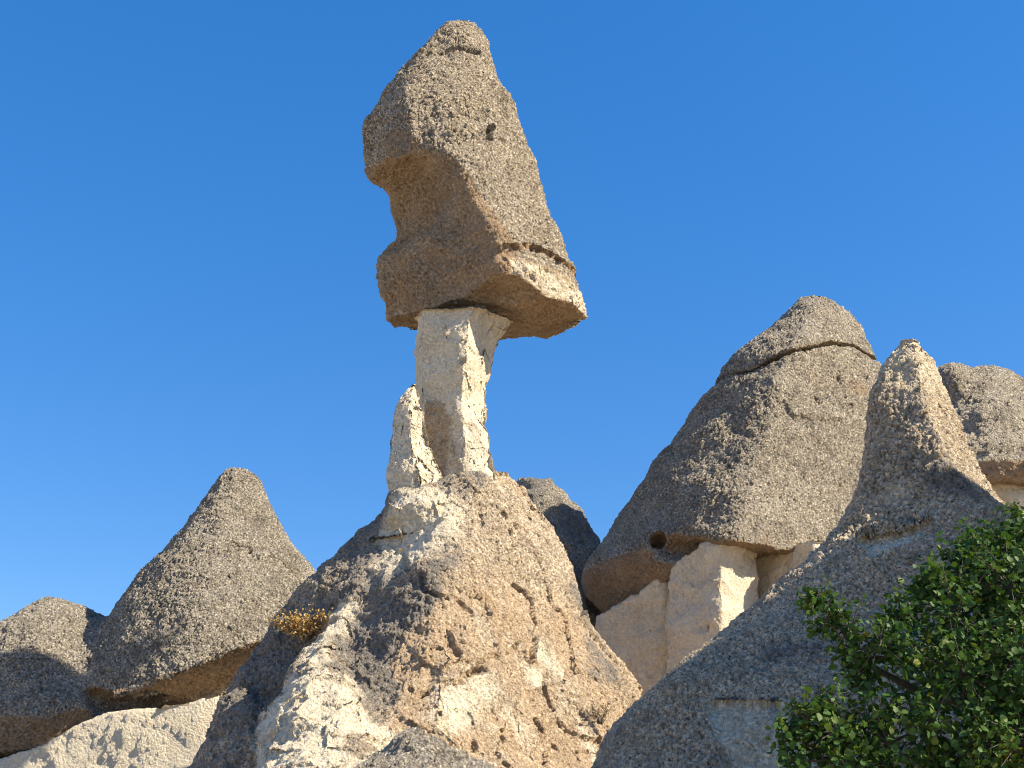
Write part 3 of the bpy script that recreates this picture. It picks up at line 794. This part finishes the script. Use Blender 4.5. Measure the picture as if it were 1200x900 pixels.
# ------------------------------------------------------------------ plants
def tube(pts, rad, n=6):
    """tapered tube along a polyline: vertices and quads"""
    pts = np.asarray(pts, float)
    V, Q = [], []
    for i, p in enumerate(pts):
        d = pts[min(i + 1, len(pts) - 1)] - pts[max(i - 1, 0)]
        d /= np.linalg.norm(d) + 1e-9
        a = np.cross(d, (0.3, 0.2, 0.93) if abs(d[2]) < 0.9 else (1, 0, 0)); a /= np.linalg.norm(a)
        b = np.cross(d, a)
        for k in range(n):
            t = 2 * math.pi * k / n
            V.append(p + rad[i] * (math.cos(t) * a + math.sin(t) * b))
    for i in range(len(pts) - 1):
        for k in range(n):
            Q.append((i * n + k, i * n + (k + 1) % n, (i + 1) * n + (k + 1) % n, (i + 1) * n + k))
    return np.array(V), np.array(Q)

def join(parts):
    V, Q, o = [], [], 0
    for v, q in parts:
        V.append(v); Q.append(q + o); o += len(v)
    return np.concatenate(V), np.concatenate(Q)

def bend(a, b, n=6, wob=0.1, sag=0.0, r=random):
    a, b = np.asarray(a, float), np.asarray(b, float)
    L = np.linalg.norm(b - a)
    out = []
    off = np.zeros(3)
    for i in range(n + 1):
        t = i / n
        if 0 < i < n: off = off * 0.6 + np.array([r.gauss(0, 1), r.gauss(0, 1), r.gauss(0, 0.7)]) * wob * L / n
        out.append(a + (b - a) * t + off * math.sin(math.pi * t) * 1.5 + np.array([0, 0, sag * L * math.sin(math.pi * t)]))
    return out

LEAF = np.array([(0, 0, 0), (0.36, 0.22, 0.09), (0.40, 0.58, 0.10), (0, 1.0, -0.06), (-0.40, 0.58, 0.10), (-0.36, 0.22, 0.09), (0, 0.5, 0.0)])
LEAF_Q = np.array([(0, 1, 2, 6), (0, 6, 4, 5)])
LEAF_T = np.array([(6, 2, 3), (6, 3, 4)])

def leaf_frames(C, size, up, rg):
    n = len(C)
    N = rg.normal(size=(n, 3)) + up
    N /= np.linalg.norm(N, axis=1, keepdims=True)
    T = np.cross(N, rg.normal(size=(n, 3))); T /= np.linalg.norm(T, axis=1, keepdims=True)
    B = np.cross(N, T)
    S = size * rg.uniform(0.6, 1.3, n)
    return T * S[:, None], B * S[:, None], N * S[:, None]

def leaves_mesh(C, fr):
    X, Y, Z = fr
    V = C[:, None, :] + LEAF[None, :, 0:1] * X[:, None] + LEAF[None, :, 1:2] * Y[:, None] + LEAF[None, :, 2:3] * Z[:, None]
    tri = np.concatenate([LEAF_Q[:, [0, 1, 2]], LEAF_Q[:, [0, 2, 3]], LEAF_T])
    I = np.arange(len(C))[:, None, None] * 7 + tri[None]
    return V.reshape(-1, 3), I.reshape(-1, 3)

def leaf_material(name, c0, c1, c2, trans):
    m = bpy.data.materials.new(name); m.use_nodes = True
    nt = m.node_tree; L = nt.links.new
    out = nt.nodes['Material Output']; b = nt.nodes['Principled BSDF']
    at_ = nt.nodes.new('ShaderNodeAttribute'); at_.attribute_name = 'tint'
    oi = nt.nodes.new('ShaderNodeObjectInfo')
    t = math_n(nt, 'ADD', at_.outputs['Fac'], 0.0)
    r = nt.nodes.new('ShaderNodeValToRGB')
    e = r.color_ramp.elements; e.new(0.5); e.new(0.96)
    for i, (p, c) in enumerate(((0.0, c0), (0.5, c1), (0.96, tuple(0.5 * (x + y) for x, y in zip(c1, c2))), (1.0, c2))):
        e[i].position = p; e[i].color = c + (1,)
    L(t, r.inputs[0])
    n = nd(nt, 'ShaderNodeTexNoise', Scale=40.0, Detail=2)
    c = mix(nt, math_n(nt, 'MULTIPLY', n.outputs['Fac'], 0.35), r.outputs[0], c0)
    L(c, b.inputs['Base Color'])
    b.inputs['Roughness'].default_value = 0.55
    b.inputs['Specular IOR Level'].default_value = 0.2
    tr = nt.nodes.new('ShaderNodeBsdfTranslucent')
    L(mix(nt, 1.0, c, (1.0, 1.0, 0.45), 'MULTIPLY'), tr.inputs['Color'])
    ms = nt.nodes.new('ShaderNodeMixShader'); ms.inputs[0].default_value = trans
    L(b.outputs[0], ms.inputs[1]); L(tr.outputs[0], ms.inputs[2]); L(ms.outputs[0], out.inputs['Surface'])
    return m

def bark_material(name, c0, c1):
    m = bpy.data.materials.new(name); m.use_nodes = True
    nt = m.node_tree; b = nt.nodes['Principled BSDF']
    n = nd(nt, 'ShaderNodeTexNoise', Scale=18.0, Detail=5, Roughness=0.7)
    nt.links.new(mix(nt, n.outputs['Fac'], c0, c1), b.inputs['Base Color'])
    b.inputs['Roughness'].default_value = 0.9
    bp = nd(nt, 'ShaderNodeBump', Strength=0.6, Distance=0.02)
    nt.links.new(n.outputs['Fac'], bp.inputs['Height']); nt.links.new(bp.outputs[0], b.inputs['Normal'])
    return m

def foliage_obj(name, C, fr, mat, parent, tint):
    V, I = leaves_mesh(C, fr)
    o = mesh_obj(name, V, I, mat, parent, {'tint': np.repeat(tint, 7)}, smooth=True)
    o['kind'] = 'stuff'
    return o

M_leaf = leaf_material('green_leaf', (0.030, 0.072, 0.016), (0.062, 0.130, 0.027), (0.24, 0.23, 0.03), 0.32)
M_bark = bark_material('grey_brown_bark', (0.055, 0.043, 0.033), (0.14, 0.115, 0.09))
M_dry = leaf_material('dry_ochre_leaf', (0.30, 0.16, 0.06), (0.52, 0.33, 0.12), (0.55, 0.48, 0.24), 0.25)
M_brown = leaf_material('dry_brown_leaf', (0.16, 0.09, 0.05), (0.30, 0.19, 0.11), (0.42, 0.30, 0.18), 0.2)
M_olive = leaf_material('dry_olive_leaf', (0.16, 0.13, 0.05), (0.30, 0.25, 0.10), (0.42, 0.36, 0.16), 0.2)
M_twig = bark_material('dry_twig', (0.12, 0.085, 0.055), (0.25, 0.19, 0.13))

def leafy_tree():
    rg = np.random.default_rng(21); rr = random.Random(21)
    base = np.array((5.9, 9.9, -0.05))
    T = thing('leafy_tree', tuple(base), 'leafy green tree with rounded leaves in front of the spire', 'tree')
    fork = np.array((5.75, 9.75, 1.75))
    tr = bend(base - np.array((0, 0, 0.2)), fork, 7, 0.25, 0, rr)
    V, Q = tube(tr, np.linspace(0.20, 0.13, len(tr)), 10)
    mesh_obj('trunk', V, Q, M_bark, T)
    clumps = [(955, 706, 9.1, 17), (968, 728, 9.1, 24), (995, 742, 9.1, 33), (1030, 758, 9.0, 38), (1012, 790, 9.1, 20), (1085, 678, 9.4, 26), (1100, 700, 9.4, 30), (1120, 662, 9.6, 26), (1145, 645, 9.6, 34), (1150, 680, 9.5, 42), (1172, 632, 9.7, 28),
              (1200, 622, 9.8, 30), (1235, 628, 9.9, 40), (1120, 725, 9.2, 55), (1185, 690, 9.3, 65), (1245, 680, 9.5, 75), (1075, 765, 9.0, 45), (1130, 790, 8.9, 52), (1195, 775, 8.9, 62), (1260, 780, 9.0, 80), (1055, 715, 9.2, 22),
              (925, 862, 8.8, 18), (945, 842, 8.8, 24), (972, 822, 8.8, 22), (978, 858, 8.8, 38), (1020, 845, 8.9, 30), (1040, 872, 8.8, 40), (1090, 850, 8.8, 40), (1145, 870, 8.8, 50), (1205, 865, 8.7, 55), (930, 892, 8.8, 24), (985, 905, 8.8, 45),
              (1060, 925, 8.8, 50), (1130, 940, 8.8, 60), (1210, 945, 8.8, 70), (1310, 700, 9.6, 105), (1320, 850, 9.5, 110), (1290, 640, 10.0, 60), (1150, 740, 10.1, 70), (1215, 720, 10.3, 80), (1090, 800, 10.0, 55), (1160, 830, 10.2, 80),
              (1060, 960, 9.8, 70), (1180, 960, 10.2, 90), (1290, 940, 9.8, 110), (960, 960, 9.0, 45), (1380, 760, 10.2, 120), (1340, 680, 10.4, 80), (1280, 760, 10.8, 100)]
    cen = np.array([at(x, y, Y) for x, y, Y, r in clumps]); rad = np.array([r for *_, r in clumps]) * 0.0069
    # limbs run to groups of clumps, thin branches to each clump
    hubs = [at(1010, 775, 9.2), at(1120, 735, 9.6), at(1190, 690, 9.9), at(1010, 880, 9.1), at(1130, 880, 9.4), at(1260, 720, 10.0), at(1310, 850, 10.0), at(1230, 830, 9.3)]
    for hub in hubs:
        pl = bend(fork, hub, 6, 0.22, -0.03, rr)
        V, Q = tube(pl, np.linspace(0.075, 0.022, len(pl)), 7)
        mesh_obj('limb', V, Q, M_bark, T)
    hubs = np.array(hubs)
    tw = []
    C, outw = [], []
    for c, r in zip(cen, rad):
        h = hubs[np.argmin(np.linalg.norm(hubs - c, axis=1))]
        tw.append(tube(bend(h, c, 5, 0.3, 0.0, rr), np.linspace(0.016, 0.006, 6), 5))
        n = int(100 + 2200 * r ** 2 + 2900 * r ** 3)
        d = rg.normal(size=(n, 3)); d /= np.linalg.norm(d, axis=1, keepdims=True)
        # leaves sit on sprays: a few twigs inside each clump carry them
        ns = max(5, int(26 * r / 0.3))
        sd = rg.normal(size=(ns, 3)); sd /= np.linalg.norm(sd, axis=1, keepdims=True)
        sl = r * rg.uniform(0.7, 1.4, ns)
        for q, l in zip(sd, sl):
            tw.append(tube([c, c + q * l * 0.55 + np.array((0, 0, 0.02)), c + q * l], [0.005, 0.004, 0.002], 4))
        k = rg.integers(0, ns, n)
        t = rg.uniform(0.25, 1.03, n) ** 0.7
        p = c + sd[k] * (sl[k] * t)[:, None] + rg.normal(size=(n, 3)) * (0.028 + 0.06 * r)
        C.append(p); outw.append(sd[k])
    V, Q = join(tw)
    o = mesh_obj('twigs', V, Q, M_bark, T); o['kind'] = 'stuff'
    C = np.concatenate(C); O = np.concatenate(outw)
    fr = leaf_frames(C, 0.053, O * 0.5 + np.array((0.0, -0.25, 0.75)), rg)
    tint = np.clip(rg.beta(2.2, 2.6, len(C)) * 0.8 + 0.2 * gnoise(C, 2.0, 5) + 0.1, 0, 0.94)
    tint[rg.uniform(size=len(C)) < 0.004] = 1.0
    yel = np.linalg.norm(C - at(1190, 875, 8.6), axis=1) < 0.13
    tint[yel] = 1.0
    near = np.argsort(np.linalg.norm(C - np.array((0, 0, EYE)), axis=1) + 100 * (C[:, 0] / np.maximum(C[:, 1], 1) > 0.46) + 100 * (C[:, 2] < 1.6))[:300]
    rest = np.ones(len(C), bool); rest[near] = False
    foliage_obj('crown', C[rest], tuple(f[rest] for f in fr), M_leaf, T, tint[rest])
    from mathutils import Matrix
    protos = []
    for tv in (0.25, 0.5, 0.75):
        me = bpy.data.meshes.new('leaf')
        me.from_pydata([tuple(v) for v in LEAF], [], [tuple(q) for q in LEAF_Q] + [tuple(q) for q in LEAF_T])
        a = me.attributes.new('tint', 'FLOAT', 'POINT'); a.data.foreach_set('value', np.full(7, tv, np.float32))
        me.polygons.foreach_set('use_smooth', [True] * 4); me.materials.append(M_leaf)
        protos.append(me)
    for i in near:
        o = bpy.data.objects.new('leaf', protos[min(2, int(tint[i] * 3))])
        col.objects.link(o); o.parent = T
        m = Matrix.Identity(4)
        for a in range(3):
            m[a][0], m[a][1], m[a][2], m[a][3] = fr[0][i][a], fr[1][i][a], fr[2][i][a], C[i][a] - base[a]
        o.matrix_basis = m
leafy_tree()

def dry_shrub(root, w, h, n_st, n_lf, leaf, mat, label, seed, lean=(0, 0, 0)):
    rg = np.random.default_rng(seed); rr = random.Random(seed)
    root = np.asarray(root)
    T = thing('dry_shrub', tuple(root), label, 'shrub', 'dry shrubs rooted on the rocks')
    st, C = [], []
    for k in range(n_st):
        tip = root + np.array((rr.uniform(-w, w), rr.uniform(-0.5, 0.3) * w, rr.uniform(0.35, 1.0) * h)) + np.asarray(lean)
        pl = bend(root - np.array((0, 0, 0.06)), tip, 6, 0.3, 0.05, rr)
        st.append(tube(pl, np.linspace(0.016, 0.005, 7), 5))
        for j in range(3):
            a = np.array(pl[rr.randint(2, 5)])
            b = a + np.array((rr.uniform(-1, 1), rr.uniform(-1, 1), rr.uniform(0, 1))) * 0.3 * h
            st.append(tube(bend(a, b, 3, 0.2, 0, rr), [0.008, 0.006, 0.005, 0.003], 4))
            C.append(b + rg.normal(size=(n_lf // (n_st * 4), 3)) * 0.16 * h)
        for q in range(n_lf // (n_st * 4)):
            i = rr.uniform(2.0, 6.0); a, b = np.array(pl[int(min(i, 5))]), np.array(pl[int(min(i, 5)) + 1])
            C.append((a + (b - a) * (i % 1) + rg.normal(size=3) * 0.07 * h)[None])
    V, Q = join(st)
    mesh_obj('stems', V, Q, M_twig, T)
    C = np.concatenate(C)
    fr = leaf_frames(C, leaf, np.array((0.1, -0.2, 0.5)), rg)
    foliage_obj('foliage', C, fr, mat, T, rg.uniform(0, 1, len(C)))
dry_shrub(on(cone_f, 358, 750) + np.array((0.0, -0.1, 0.0)), 0.50, 0.46, 16, 1300, 0.050, M_dry, 'ochre dry shrub perched on the shoulder of the balanced chimney', 31, (-0.08, 0, 0.0))
dry_shrub(on(cone_f, 294, 812), 0.20, 0.26, 8, 260, 0.035, M_brown, 'small brown dry shrub tucked under the cap of the twin-peaked chimney', 33)
dry_shrub(on(cone_f, 705, 846), 0.42, 0.38, 9, 110, 0.030, M_olive, 'wispy olive shrub low on the sunny side of the ochre cone', 35)
